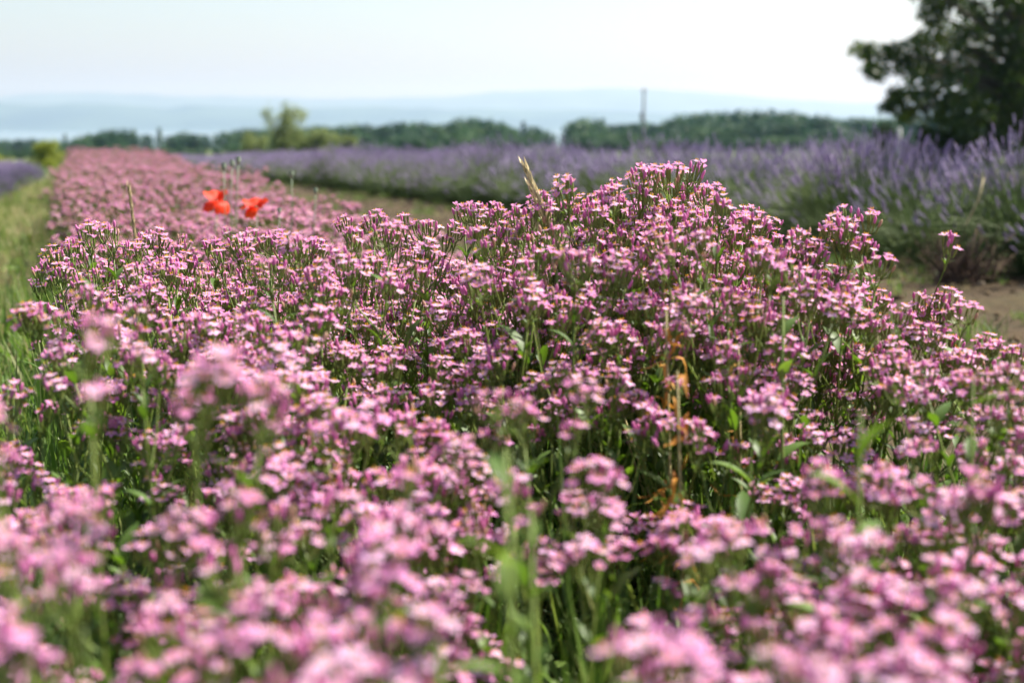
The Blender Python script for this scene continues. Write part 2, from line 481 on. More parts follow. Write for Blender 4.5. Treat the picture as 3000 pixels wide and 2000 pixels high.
for tpl, items in CLUSTERS:
    CL_BARE.append(tpl_mesh(tpl, 'flower_cluster'))
    mb = MB(); mb.addT(tpl, np.eye(4))
    for isf, k, M in items: mb.addT((FLOWERS if isf else BUDS)[k], M)
    CL_TPL.append(mb.tpl()); CL_FULL.append(mb.mesh('flower_cluster', PM))

def leaf_matrix(p, a, lift, s):
    y = np.array([math.cos(a)*math.cos(lift), math.sin(a)*math.cos(lift), math.sin(lift)])
    x = np.cross(y, [0, 0, 1.]); x /= np.linalg.norm(x); z = np.cross(x, y)
    return mat4(np.stack([x, y, z], 1), p, s)

def make_plant(r, h, nst, spread, top_branch=1.0):
    """a plant: stems (mesh, leaves) and clusters with their matrices"""
    stems = []; clusters = []
    for s in range(nst):
        a = s*2*math.pi/nst + r.uniform(-.5, .5)
        lean = spread*r.uniform(.25, 1.0)
        hh = h*r.uniform(.66, 1.04) - 0.045
        b0 = np.array([math.cos(a), math.sin(a), 0])*0.008
        end = np.array([math.cos(a)*lean*hh, math.sin(a)*lean*hh, hh*math.cos(lean*0.5)])
        pts = []
        for k in range(7):
            t = k/6
            p = b0 + end*np.array([t**1.0*(.65+.35*t)]*2 + [t]) + np.array([r.normal(0, .0022), r.normal(0, .0022), 0])*(0 < k < 6)
            pts.append(p)
        pts = np.array(pts)
        mb = MB(); tn = float(r.uniform(.25, .75))
        tube(mb, pts, np.linspace(0.0019, 0.0011, 7), 4, 1, tn)
        leaves = []
        def P(t):
            f = t*6; k = min(5, int(f)); return pts[k]*(1-(f-k)) + pts[k+1]*(f-k)
        for t in np.linspace(.16, .90, 6):
            t = t + r.uniform(-.05, .05); aa = r.uniform(0, 6.28)
            for o_ in ((0, math.pi) if t > .35 else (0,)):
                leaves.append((int(r.choice([0, 1, 2, 4])), leaf_matrix(P(t), aa+o_, r.uniform(.5, 1.05), r.uniform(.85, 1.4))))
        d = pts[-1]-pts[-2]; d = d/np.linalg.norm(d)*.5 + np.array([0, 0, .5])
        clusters.append((int(r.choice([0, 1, 2, 4, 6, 7, 8])), mat4(frame_from(d, r.uniform(0, 6.28)), pts[-1]-d*0.004, r.uniform(.9, 1.12))))
        for b in range(int(round(r.integers(2, 5)*top_branch))):
            t = r.uniform(.55, .93); q = P(t); aa = r.uniform(0, 6.28)
            bl = (1.02-t)*hh*r.uniform(.55, 1.0) + 0.012
            e = q + np.array([math.cos(aa)*bl*.55, math.sin(aa)*bl*.55, bl*.86])
            m = (q+e)/2 + np.array([math.cos(aa), math.sin(aa), -.3])*bl*.10
            tube(mb, [q, m, e], [0.0011, 0.0010, 0.0009], 3, 1, tn, cap=False)
            leaves.append((int(r.choice([2, 3])), leaf_matrix(q, aa, r.uniform(.7, 1.15), r.uniform(.8, 1.15))))
            dd = (e-m)/np.linalg.norm(e-m)*.6 + np.array([0, 0, .5])
            clusters.append((int(r.choice([1, 3, 3, 4, 5, 0, 9, 8])), mat4(frame_from(dd, r.uniform(0, 6.28)), e-dd*0.003, r.uniform(.88, 1.1))))
        stems.append((mb, leaves))
    return dict(h=h, stems=stems, clusters=clusters)

pr = np.random.default_rng(33)
PLANTS = [make_plant(pr, 0.31, 5, .34) for _ in range(5)] + [make_plant(pr, 0.43, 5, .26) for _ in range(5)]
for p in PLANTS:
    p['stem_me'] = [s[0].mesh('stem', PM) for s in p['stems']]

def plant_instance(k, loc, rz, s, label, group, single_flowers):
    p = PLANTS[k]
    root = empty('centaury_plant', loc, rz); root.scale = (s[0], s[0], s[1])
    tag(root, label, 'flower', group)
    for me_, (mb, leaves) in zip(p['stem_me'], p['stems']):
        st = inst('stem', me_, root)
        for li, M in leaves: inst('leaf', LEAF_ME[li], st, Matrix(M))
    for ci, M in p['clusters']:
        c = inst('flower_cluster', CL_BARE[ci] if single_flowers else CL_FULL[ci], root, Matrix(M))
        if single_flowers:
            for isf, fi, FM in CLUSTERS[ci][1]:
                inst('flower' if isf else 'bud', (FLOWER_ME if isf else BUD_ME)[fi], c, Matrix(FM))
    return root

# bed: where plants stand and how high the flower canopy is
BED_L, BED_R = -0.16, 1.0
def bed_left(y): return -0.10 + 0.08*sstep(1.2, 1.9, y) - 0.15*sstep(4.0, 15, y)
def bed_right(y): return 0.90 - 0.05*sstep(1.2, 1.5, y) + 0.15*sstep(1.6, 3.4, y) + 0.12*sstep(10, 22, y)
def canopy(x, y):
    h = 0.36 + 0.075*sstep(0.95, 1.5, y) - 0.02*sstep(.8, 1.0, y)*(1-sstep(1.1, 1.3, y))
    h = h + 0.085*np.exp(-((x-0.65)/.22)**2 - ((y-1.68)/.20)**2)
    h = h + 0.03*np.exp(-((x-0.06)/.14)**2 - ((y-1.66)/.2)**2)
    back = sstep(1.8, 2.9, y)
    h = h*(1-back) + back*(0.345 + 0.06*sstep(4.5, 8, y) + 0.05*sstep(12, 20, y))
    h = h - 0.075*np.exp(-((x-0.33)/.26)**2 - ((y-3.3)/.55)**2)
    h = h - 0.05*sstep(.55, .9, x)*sstep(2.2, 2.8, y)*(1-sstep(6, 9, y))
    h = h - 0.06*sstep(.80, .9, x)*(y < 2.2)*(y > 1.3)
    h = h + 0.030*noise2(x*3.1, y*3.1, 9) + 0.02*noise2(x*9, y*9, 10)
    return h
pts = []
sp = 0.117
for iy in range(int(26.2/sp)):
    for ix in range(int((BED_R+.15-BED_L)/sp)+1):
        x = BED_L + (ix + .5*(iy % 2))*sp + rng.uniform(-.42, .42)*sp
        y = -0.3 + iy*sp + rng.uniform(-.42, .42)*sp
        e = 0.05*float(noise2(y*1.3, 3.0, 7)) + 0.05*float(noise2(y*3.7, 3.0, 17))*sstep(2.5, 5, y)
        if y > 3 and float(noise2(x*2.3, y*1.1, 19)) > 0.72: continue
        if x < bed_left(y) + e or x > bed_right(y) + e: continue
        if y > 25.6 + 0.4*float(noise2(x*4, 1.0, 8)): continue
        if math.hypot(x, y) < 0.40: continue
        if y < 0.2: continue
        if math.hypot(x-.5, y-1.2) < .055 or math.hypot(x-.49, y-1.07) < .055: continue
        if y < 1.25 and rng.random() < 0.24: continue
        pts.append((x, y))
for k in range(16):                         # the mound is planted thicker
    pts.append((0.69 + 0.12*rng.normal(), 1.66 + 0.09*rng.normal()))
pts = np.array(pts)
hc = canopy(pts[:, 0], pts[:, 1])*rng.normal(1, 0.095, len(pts))
zg = gz(pts[:, 0], pts[:, 1])
# plants of the mound stop at the skyline that the photograph shows
SKYL = np.array([(-400, 960), (0, 910), (120, 780), (200, 735), (280, 675), (340, 645), (400, 630), (500, 640), (560, 690), (930, 690), (1000, 655), (1400, 615), (1480, 560), (1600, 520), (1750, 495), (1900, 520), (2050, 555), (2150, 590), (2300, 665), (2450, 740), (2600, 790), (2800, 900), (3000, 960), (3400, 1000)])
_px, _py, _d = project(pts[:, 0], pts[:, 1], zg + hc)
_lim = np.interp(_px, SKYL[:, 0], SKYL[:, 1]) + rng.uniform(-12, 34, len(pts))
_over = np.where((pts[:, 1] < 3.3) & (_d > np.where(_px < 400, .7, 1.0)), np.maximum(0, _lim - _py)*_d/FPX, 0)
hc = np.maximum(hc - _over, 0.24)
# keep the air just before the lens free of flower heads
ppx, ppy, pd = project(pts[:, 0], pts[:, 1], zg + hc)
vis = (ppx > -160) & (ppx < 3160) & (ppy < 2350) & (pd > 0.3)
order = np.argsort(np.where(vis, pd, 1e6))
single = set(order[:292].tolist())
LAND = [(at(634, 606, 3.75), 0.34, 'around the two red poppies'), (at(1640, 900, 1.62), 0.20, 'close around the leaning dry grass stalk'),
        (at(1985, 900, 1.28), 0.22, 'around the withered orange-leaved plants'), (at(2300, 870, 1.30), 0.2, 'around the weed with one large upright leaf'),
        (at(1490, 1330, .62), 0.17, 'around the leafy pale green weed'), (at(2860, 1110, 1.05), .2, 'around the weed with long bright green leaves')]
n_focus = 0
stuff_pts = []
for k in range(len(pts)):
    x, y = pts[k]; h = hc[k]
    tall = h > 0.37
    v = int(rng.integers(5)) + (5 if tall else 0)
    sz = h/PLANTS[v]['h']; sx = 0.5*(sz+1)*rng.uniform(.95, 1.08)
    rz = rng.uniform(0, 6.28)
    if k in single:
        focus = 1.35 < pd[k] < 1.95 and n_focus < 34 and ppy[k] > 430
        if focus: n_focus += 1
        if x < bed_left(y) + 0.17: lab, g = 'pink centaury plant at the edge of the bed beside the weedy green strip', 'pink centaury plants along the weedy strip'
        elif x > bed_right(y) - 0.17: lab, g = 'pink centaury plant at the edge of the bed beside the bare soil path', 'pink centaury plants along the soil path'
        else: lab, g = 'pink centaury plant in the thick of the flower bed, between the two edge rows', 'pink centaury plants inside the bed'
        for c_, rad_, words in LAND:
            if math.hypot(x-c_.x, y-c_.y) < rad_: lab, g = 'pink centaury plant standing ' + words, 'pink centaury plants ' + words
        plant_instance(v, (x, y, zg[k]), rz, (sx, sz), lab, g, focus)
    else:
        stuff_pts.append((x, y, zg[k], rz, sx, sz, v))

# tall plants that stand clear of the bed on the right
for (px, py, d, v, lab) in [
        (2560, 655, 1.60, 6, 'tall sparse centaury plant with open branches standing clear of the bed against the dark soil'),
        (2215, 605, 1.42, 7, 'tall centaury plant with one broad pink head overtopping its neighbours'),
        (2330, 620, 1.62, 8, 'slim centaury plant with mostly closed heads beside the broad-headed tall plant'),
        (1768, 482, 1.70, 5, 'tallest centaury plant on the mound, its small head above all the others'),
        (2650, 760, 1.55, 9, 'bushy centaury plant overhanging the soil path, many heads on side branches')]:
    q = at(px, py, d); g0 = gz1(q.x, q.y); h = q.z - g0
    sz = h/PLANTS[v]['h']
    plant_instance(v, (q.x, q.y, g0), d*7, (min(sz, 1.05), sz), lab, None, True)

# ------------------------------------------------------------------ instanced stuff
def stuff_object(name, tpls_meshes, data, label, cat):
    """one object: scatters the given meshes over points (x, y, z, rz, sx, sz, index) with geometry nodes"""
    data = np.array(data, float)
    src = bpy.data.collections.new(name + '_kinds')
    for k, m_ in enumerate(tpls_meshes):
        src.objects.link(bpy.data.objects.new('%s_kind_%02d' % (name, k), m_))
    me = bpy.data.meshes.new(name)
    me.vertices.add(len(data)); me.vertices.foreach_set('co', data[:, :3].astype(np.float32).ravel())
    for nm, typ, arr in (('rot', 'FLOAT_VECTOR', np.stack([data[:, 3]*0, data[:, 3]*0, data[:, 3]], 1)),
                         ('scl', 'FLOAT_VECTOR', np.stack([data[:, 4], data[:, 4], data[:, 5]], 1))):
        a = me.attributes.new(nm, typ, 'POINT'); a.data.foreach_set('vector', arr.astype(np.float32).ravel())
    a = me.attributes.new('kind_index', 'INT', 'POINT'); a.data.foreach_set('value', data[:, 6].astype(np.int32))
    o = inst(name, me)
    ng = bpy.data.node_groups.new(name + '_scatter', 'GeometryNodeTree')
    ng.interface.new_socket('Geometry', in_out='INPUT', socket_type='NodeSocketGeometry')
    ng.interface.new_socket('Geometry', in_out='OUTPUT', socket_type='NodeSocketGeometry')
    gi = ng.nodes.new('NodeGroupInput'); go = ng.nodes.new('NodeGroupOutput')
    ci = ng.nodes.new('GeometryNodeCollectionInfo'); ci.inputs[0].default_value = src
    ci.inputs['Separate Children'].default_value = True; ci.inputs['Reset Children'].default_value = True
    ip = ng.nodes.new('GeometryNodeInstanceOnPoints'); ip.inputs['Pick Instance'].default_value = True
    def attr(nm, typ):
        n = ng.nodes.new('GeometryNodeInputNamedAttribute'); n.data_type = typ; n.inputs[0].default_value = nm; return n
    L = ng.links
    L.new(gi.outputs[0], ip.inputs['Points']); L.new(ci.outputs[0], ip.inputs['Instance'])
    L.new(attr('kind_index', 'INT').outputs[0], ip.inputs['Instance Index'])
    L.new(attr('rot', 'FLOAT_VECTOR').outputs[0], ip.inputs['Rotation'])
    L.new(attr('scl', 'FLOAT_VECTOR').outputs[0], ip.inputs['Scale'])
    L.new(ip.outputs[0], go.inputs[0])
    md = o.modifiers.new('scatter', 'NODES'); md.node_group = ng
    return tag(o, label, cat, kind='stuff')

def plant_mesh(p):
    mb = MB()
    for smb, leaves in p['stems']:
        mb.addT(smb.tpl(), np.eye(4))
        for li, M in leaves: mb.addT(LEAVES[li], M)
    for ci, M in p['clusters']: mb.addT(CL_TPL[ci], M)
    return mb.mesh('centaury', PM)
stuff_object('centaury_bed', [plant_mesh(p) for p in PLANTS], stuff_pts,
             'long pink mass of centaury flowers running to the far end of the field', 'flower bed')

# ------------------------------------------------------------------ lavender
LM = [M_LAVF, M_LAVS, M_TWIG]
def spike_tpl(r):
    mb = MB(); L = 0.055
    t = float(r.uniform(.2, .8))
    for z0, z1, w in ((0, .012, .0045), (.016, .030, .0062), (.030, .042, .0058), (.042, .056, .0042)):
        V = []; n = 4; a0 = r.uniform(0, 6)
        for zz, ww in ((z0, w*.55), ((z0+z1)/2, w), (z1, w*.35)):
            for k in range(n):
                a = a0 + k*2*math.pi/n; V.append((math.cos(a)*ww, math.sin(a)*ww, zz))
        F = [[i_*n+k, i_*n+(k+1) % n, (i_+1)*n+(k+1) % n, (i_+1)*n+k] for i_ in range(2) for k in range(n)]
        mb.add(V, F, 0, [min(1, max(0, t + r.normal(0, .12))) for _ in F])
    return mb.tpl()
lr = np.random.default_rng(8)
SPIKES = [spike_tpl(lr) for _ in range(4)]
def make_bush(r, nst, hgt, rad, kind):
    """returns (stem MB, spike MB, foliage MB)"""
    A, B, C_ = MB(), MB(), MB()
    for s in range(nst):
        u = r.uniform(0, 1); a = r.uniform(0, 2*math.pi)
        if kind == 'upright': th = 0.75*math.sqrt(u)
        else: th = 1.30*u**0.62
        el = hgt*(1.0 - 0.10*(th/1.3)**2)*r.uniform(.80, 1.04)
        rr = rad*math.sin(min(th, 1.25))/math.sin(1.25) if kind != 'upright' else rad*math.sin(th)/math.sin(.75)*.9
        b = np.array([math.cos(a), math.sin(a), 0])*rr*0.25*r.uniform(.3, 1)
        zt = el*(math.cos(th)**0.75)*(1.0 if kind != 'upright' else 1.0) 
        e = np.array([math.cos(a)*rr, math.sin(a)*rr, max(.05 + .05*u, zt)])
        e += r.normal(0, .018, 3)
        m = b*.5 + e*.5 + np.array([0, 0, .04 + .05*th])
        t = float(r.uniform(.2, .9))
        d = e - m; d = d/np.linalg.norm(d); d = d*.55 + np.array([0, 0, .5]); d /= np.linalg.norm(d)
        tube(A, [b, m, e], [.0022, .0016, .0012], 3, 1, t, cap=False)
        if r.random() < (.90 if th < .75 else .62 if th < 1.0 else .34):
            B.addT(SPIKES[int(r.integers(4))], mat4(frame_from(d, r.uniform(0, 6)), e, r.uniform(.75, 1.2)), None)
    for s in range(int(nst*4.5)):        # narrow leaves low in the bush
        a = r.uniform(0, 6.28); th = 1.4*r.uniform(0, 1)**.6; q = r.uniform(.35, .8)
        hh = hgt*.78
        p = np.array([math.cos(a)*rad*.92*q*math.sin(th), math.sin(a)*rad*.92*q*math.sin(th), hh*q*math.cos(th)+.02])
        d = p/np.linalg.norm(p) + r.normal(0, .35, 3) + np.array([0, 0, .35]); d /= np.linalg.norm(d)
        sd = np.cross(d, r.normal(0, 1, 3)); sd /= np.linalg.norm(sd)
        ln = r.uniform(.04, .085); w = .0028
        C_.add([p-sd*w*.5, p+sd*w*.5, p+d*ln*.6+sd*w, p+d*ln*.6-sd*w, p+d*ln], [[0, 1, 2, 3], [3, 2, 4]], 1, float(r.uniform(.0, .7)))
    return A, B, C_
BUSH = []
for nst, h, rd, kd in ((430, .575, .52, 'round'), (400, .55, .54, 'round'), (460, .60, .51, 'round'), (520, .61, .44, 'upright'), (300, .38, .42, 'round'), (320, .41, .44, 'round')):
    A, B, C_ = make_bush(lr, nst, h, rd, kd)
    BUSH.append((A.mesh('lavender_stems', LM), B.mesh('lavender_spikes', LM), C_.mesh('lavender_foliage', LM)))
def bush(k, x, y, rz, s, label, group, sz=None):
    o = empty('lavender_bush', (x, y, gz1(x, y)-.01), rz); o.scale = (s*1.06, s*1.06, sz or s)
    tag(o, label, 'lavender', group)
    for nm, me_ in zip(('stems', 'flower_spikes', 'foliage'), BUSH[k]):
        tag(inst(nm, me_, o), kind='stuff')
    return o
LROW = 3.98
y = 1.6; n = 0
while y < 66:
    k = int(rng.integers(3)); 
    s = rng.uniform(.86, 1.10)
    x = LROW + rng.uniform(-.08, .08)
    lab, g = 'rounded purple lavender bush in the long row beside the soil path', 'lavender bushes of the row along the soil path'
    if y > 60: lab, g = 'purple lavender bush closing the far end of the long row beside the soil path', 'lavender bushes at the far end of the row'
    if 4.2 <= y < 5.6: lab, g = 'rounded purple lavender bush beside the dead brown twigs', 'lavender bushes beside the dead twigs'
    if 3.2 < y < 4.2:
        k = 3; x += .1
        lab, g = 'tall upright lavender bush with long bare green stems and purple tops behind the dead twigs', 'upright lavender bushes behind the dead twigs'
    bush(k, x, y, rng.uniform(0, 6.28), s, lab, g, s*rng.uniform(.94, 1.08)*(1.0 if y < 40 else .9))
    y += rng.uniform(.52, .72); n += 1
y = 3.0
while y < 62:
    s = rng.uniform(.95, 1.08)
    bush(int(rng.integers(3)), 5.75 + rng.uniform(-.1, .1), y, rng.uniform(0, 6.28), s,
         'purple lavender bush in the second row, behind the row along the soil path', 'lavender bushes of the second row', s*1.0)
    y += rng.uniform(.75, .95)
y = 6.0
while y < 34:
    s = rng.uniform(.92, 1.1)
    bush(4 + int(rng.integers(2)), -1.26 + rng.uniform(-.06, .06), y, rng.uniform(0, 6.28), s,
         'low greyish lavender bush in the row across the weedy strip from the pink bed', 'low lavender bushes beyond the weedy strip')
    y += rng.uniform(.55, .7)

# dead woody clump with a pale dry stalk at the foot of the near lavender
q = ground_at(2840, 5.7)
dead = empty('dead_lavender_clump', q)
tag(dead, 'dead brown lavender clump of bare twigs with one pale dry stalk', 'dead plant')
mb = MB()
for s in range(170):
    a = rng.uniform(0, 6.28); th = rng.uniform(.1, 1.2); ln = rng.uniform(.10, .24)
    d = np.array([math.cos(a)*math.sin(th), math.sin(a)*math.sin(th), math.cos(th)])
    b = np.array([rng.normal(0, .05), rng.normal(0, .05), 0])
    tube(mb, [b, b+d*ln*.5+rng.normal(0, .015, 3), b+d*ln+rng.normal(0, .03, 3)], [.004, .003, .0015], 3, 0, .5)
inst('twigs', mb.mesh('dead_twigs', [M_TWIG]), dead)
mb = MB(); tube(mb, [(0, 0, .24), (.03, -.03, .34), (.06, -.02, .43)], [.004, .005, .003], 5, 0, .8)
inst('dry_stalk', mb.mesh('dry_stalk', [M_STRAW]), dead)

# ------------------------------------------------------------------ poppies
def poppy_stem(mb, base, top, r, rad=.0016):
    p = [base*(1-t) + top*t + Vector((r.normal(0, .004), r.normal(0, .004), 0))*(0 < t < 1) for t in np.linspace(0, 1, 6)]
    tube(mb, [tuple(v - base) for v in p], rad, 5, 0, .5)
pr2 = np.random.default_rng(77)
def petal_mesh(r, w, ln, droop, ruffle):
    nu_, nv_ = 8, 6; V = []; 
    for j in range(nv_+1):
        t = j/nv_
        for i_ in range(nu_+1):
            s = (i_/nu_*2-1)
            ww = w*(math.sin(t*math.pi*.62)**.75)*1.02 + .002
            ang = s*1.05
            rr = t*ln
            el = 1.25 - 1.1*(t**1.2)*droop
            out_ = rr*math.cos(el)*math.cos(ang*.4) + ww*.25*(1-math.cos(ang))*-.8
            z = rr*math.sin(el) - .004*t + ruffle*math.sin(s*6+r.uniform(0, 6)*.05)*t*t
            V.append((ww*math.sin(ang), out_, z*(1 - .12*s*s*t)))
    F = [[j*(nu_+1)+i_, j*(nu_+1)+i_+1, (j+1)*(nu_+1)+i_+1, (j+1)*(nu_+1)+i_] for j in range(nv_) for i_ in range(nu_)]
    mb = MB(); mb.add(V, F, 0, [float(np.clip(.15 + .7*(k//nu_)/nv_ + r.normal(0, .06), 0, 1)) for k in range(len(F))])
    return mb.mesh('petal', [M_POPPY], True)
def poppy(px, py, d, label, spec, tilt):
    top = at(px, py, d); g = Vector((top.x + .01, top.y, gz1(top.x + .01, top.y)))
    o = empty('poppy', g); tag(o, label, 'poppy')
    mb = MB(); poppy_stem(mb, g, top, pr2); inst('stem', mb.mesh('stem', [M_POPC]), o)
    for (ang, w, ln, droop) in spec:
        M = Matrix.Translation(top - g) @ Euler((tilt, 0, 0)).to_matrix().to_4x4() @ Matrix.Rotation(ang, 4, 'Z')
        inst('petal', petal_mesh(pr2, w, ln, droop, .003), o, M)
    mb = MB()
    tube(mb, [(0, 0, 0), (0, 0, .004), (0, 0, .009), (0, 0, .011)], [.002, .0042, .0045, .002], 8, 0, .4)
    c = inst('capsule', mb.mesh('capsule', [M_POPC]), o, Matrix.Translation(top - g))
    mb = MB()
    for k in range(26):
        a = k*2.4; e = np.array([math.cos(a)*.010, math.sin(a)*.010, .010 + .003*math.sin(k)])
        tube(mb, [(0, 0, .002), e], [.0003, .0008], 3, 0, .5)
    inst('stamens', mb.mesh('stamens', [M_TWIG]), c)
# petal angles: 0 = away along +Y; spec (angle, half width, length, droop)
poppy(634, 597, 3.75, 'orange-red poppy with two raised petals and two hanging petals', [(-.29+.72, .032, .045, .22), (-.29-.72, .032, .046, .20), (math.pi-.29+.75, .025, .040, 1.7), (math.pi-.29-.75, .025, .038, 1.55)], -.05)
poppy(750, 616, 3.7, 'orange-red poppy opened as a shallow cup with one petal folded down', [(-.29+.60, .034, .040, .28), (-.29-.80, .035, .042, .30), (1.5, .030, .042, .95), (math.pi-.65, .018, .036, 1.5)], .02)
def seed_head(px, py, d, bx, label, s=1.0, lean=0.0, cat='seed head'):
    top = at(px, py, d); g2 = at(bx, 700, d)
    g = Vector((g2.x, g2.y, gz1(g2.x, g2.y)))
    o = empty('poppy_seed_head', g); tag(o, label, cat, None)
    mb = MB(); poppy_stem(mb, g, top - Vector((0, 0, .012*s)), pr2, .0013*s**.5); inst('stem', mb.mesh('stem', [M_POPC]), o)
    mb = MB(); H = .019*s
    prof = [(-.6, .0012), (-.45, .0035), (-.1, .0060), (.25, .0062), (.40, .0050)]
    tube(mb, [(0, 0, z*H) for z, _ in prof], [q_*s for _, q_ in prof], 8, 0, .7)
    c = inst('capsule', mb.mesh('capsule', [M_POPC], True), o, Matrix.Translation(top - g))
    mb = MB(); tube(mb, [(0, 0, .38*H), (0, 0, .46*H), (0, 0, .5*H)], [.0056*s, .0068*s, .003*s], 8, 0, .05)
    inst('lid', mb.mesh('lid', [M_POPC]), c)
seed_head(655, 488, 3.62, 640, 'poppy seed head on a thin stalk directly before the raised-petal poppy, shortest of three')
seed_head(680, 480, 3.70, 662, 'poppy seed head on a thin stalk, middle of the three above the poppies')
seed_head(698, 470, 3.80, 676, 'poppy seed head on a thin stalk, highest of the three above the poppies', 1.1)
seed_head(854, 510, 3.75, 838, 'lone poppy seed head on a straight stalk beyond the cup-shaped poppy', .95)
seed_head(924, 559, 3.55, 880, 'small poppy seed head on a slanting stalk nearest the soil path', .85)
seed_head(818, 617, 3.4, 812, 'small green poppy bud low beside the cup-shaped poppy', .75)

# ------------------------------------------------------------------ leaning grass stalk
def stalk(name, top, base, label, w, mat, cat='grass', head=.55, second=False):
    g = Vector((base.x, base.y, gz1(base.x, base.y)))
    o = empty(name, g); tag(o, label, cat)
    L = top - g; r = pr2
    mb = MB(); p = [np.array(L)*t + np.array([0, 0, .0]) + np.array([.012*math.sin(t*3), 0, 0]) for t in np.linspace(0, 1, 9)]
    tube(mb, p, np.linspace(w*.5, w*.28, 9), 5, 0, .45); inst('stem', mb.mesh('stem', [mat]), o)
    mb = MB()
    d = np.array(L)/L.length
    for k in range(110):                       # spikelets pressed along the upper stalk
        t = head + (1-head)*k/110; q = np.array(L)*t + np.array([.012*math.sin(t*3), 0, 0]); a = k*2.4
        Fm = frame_from(d); s = Fm[:, 0]*math.cos(a) + Fm[:, 1]*math.sin(a)
        e = q + d*.016 + s*w*.75; sd = np.cross(d, s)*w*.42
        mb.add([q, q+d*.007+s*w*.7+sd, e, q+d*.007+s*w*.7-sd], [[0, 1, 2, 3]], 0, float(np.clip(.35 + .55*(t-head)/(1-head) + r.normal(0, .15), 0, 1)))
    inst('seed_head', mb.mesh('seed_head', [mat]), o)
    return o
b = at(2040, 1860, 1.60); stalk('grass_stalk', at(1532, 484, 1.66), b, 'stout dry grass stalk leaning over the mound of tall pink flowers', .0044, M_STRAW)
b = at(2010, 1860, 1.63); stalk('grass_stalk', at(1548, 545, 1.68), b, 'shorter dry grass stalk pressed against the stout leaning one', .0036, M_STRAW)
b = at(392, 800, 2.3); stalk('grass_stalk', at(374, 550, 2.35), b, 'thin pale grass stalk standing alone behind the pink heads near the weedy strip', .0035, M_STRAW)

# withered plants with orange leaves
def withered(px, py, d, nl, label, hmax=.34):
    c = at(px, py, d); g = Vector((c.x, c.y, gz1(c.x, c.y)))
    o = empty('withered_plant', g); tag(o, label, 'dead plant')
    h = min(hmax, c.z - g.z + .03); r = pr2
    mb = MB(); pp = [(0, 0, 0), (.006, .004, h*.5), (.0, .01, h)]; tube(mb, pp, [.002, .0016, .001], 4, 0, .4); inst('stem', mb.mesh('stem', [M_STRAW]), o)
    for k in range(nl):
        V, F, _, _ = LEAVES[int(r.choice([0, 1, 2]))]
        z = h*r.uniform(.35, 1.0); a = r.uniform(0, 6.28)
        mb = MB(); V2 = V.copy(); V2[:, 0] *= .62; V2[:, 2] += .006*np.sin(V2[:, 1]*160+k); mb.add(V2, F, 0, float(r.uniform(.1, 1)))
        M = leaf_matrix(np.array([0, .006, z]), a, r.uniform(-.9, .8), r.uniform(.8, 1.2))
        inst('leaf', mb.mesh('withered_leaf', [M_DRYLEAF]), o, Matrix(M))
withered(1965, 850, 1.33, 26, 'withered plant with orange leaves and one pale straw on the flower mound', .40)
withered(2000, 960, 1.22, 22, 'withered plant with curled amber leaves at the foot of the flower mound', .36)
withered(2180, 880, 1.36, 8, 'small withered plant with ochre leaves beside a large green leaf', .36)
withered(2690, 1790, .66, 8, 'low withered plant with two orange leaves among the front flowers', .22)
withered(2540, 1900, .64, 6, 'single bent orange leaf plant under the front flowers', .2)

# ------------------------------------------------------------------ broad-leaved weeds among the flowers
def weed(px, py, d, n, label, s=1.0):
    c = at(px, py, d); g = Vector((c.x, c.y, gz1(c.x, c.y))); h = c.z - g.z
    o = empty('leafy_weed', g); tag(o, label, 'weed'); r = pr2
    mb = MB(); tube(mb, [(0, 0, 0), (.004, .0, h*.5), (.0, .004, h)], [.0024, .002, .0013], 4, 1, .6); inst('stem', mb.mesh('stem', PM), o)
    for k in range(n):
        t = .35 + .65*k/n
        inst('leaf', LEAF_ME[int(r.choice([1, 4]))], o, Matrix(leaf_matrix(np.array([0, .002, h*t]), k*2.2, r.uniform(.3, 1.0), s*r.uniform(.9, 1.35)*(1.15-.4*t))))
for a in [(1490, 1330, .62, 16, 'leafy pale green weed rising between the front pink heads'),
          (2860, 1110, 1.05, 12, 'weed with long bright green leaves by the soil path edge of the bed'),
          (2530, 1210, .85, 9, 'weed with one broad upright leaf among the front pink heads', 1.5),
          (60, 1640, .66, 9, 'small green weed at the bare corner of the bed by the weedy strip'),
          (1290, 1890, .56, 9, 'bright green weed low between the front pink heads'),
          (1560, 1500, .75, 10, 'grey-green leafy weed below the front pink heads'),
          (2300, 870, 1.30, 7, 'weed with one large upright green leaf by the small withered plant', 1.3)]:
    weed(*a)

# ------------------------------------------------------------------ ground cover
def blades(r, n, h, spread, w, mat_i=0):
    mb = MB()
    for k in range(n):
        a = r.uniform(0, 6.28); b = np.array([r.normal(0, spread), r.normal(0, spread), 0])
        l = h*r.uniform(.5, 1.1); ln = r.uniform(.1, .8)
        d = np.array([math.cos(a)*ln, math.sin(a)*ln, 1.]); d /= np.linalg.norm(d)
        sd = np.array([-math.sin(a), math.cos(a), 0])*w*r.uniform(.6, 1.3)
        m = b + d*l*.55; e = b + d*l + np.array([math.cos(a), math.sin(a), -.35])*l*.18*ln
        mb.add([b-sd*.6, b+sd*.6, m+sd, m-sd, e], [[0, 1, 2, 3], [3, 2, 4]], mat_i, float(np.clip(r.normal(.5, .25), 0, 1)))
    return mb
GM = [M_GRASS, M_STRAW, M_LEAF, M_LEAF, M_LEAF]
tr_ = np.random.default_rng(55)
def broad(r, n, s):
    mb = MB()
    for k in range(n):
        V, F, _, _ = LEAVES[4]
        p = np.array([r.normal(0, .03), r.normal(0, .03), r.uniform(.005, .05)])
        mb.addT((V, F, [2]*len(F), [float(r.uniform(.1, 1))]*len(F)), leaf_matrix(p, r.uniform(0, 6.28), r.uniform(0, .9), s*r.uniform(.7, 1.4)))
    return mb
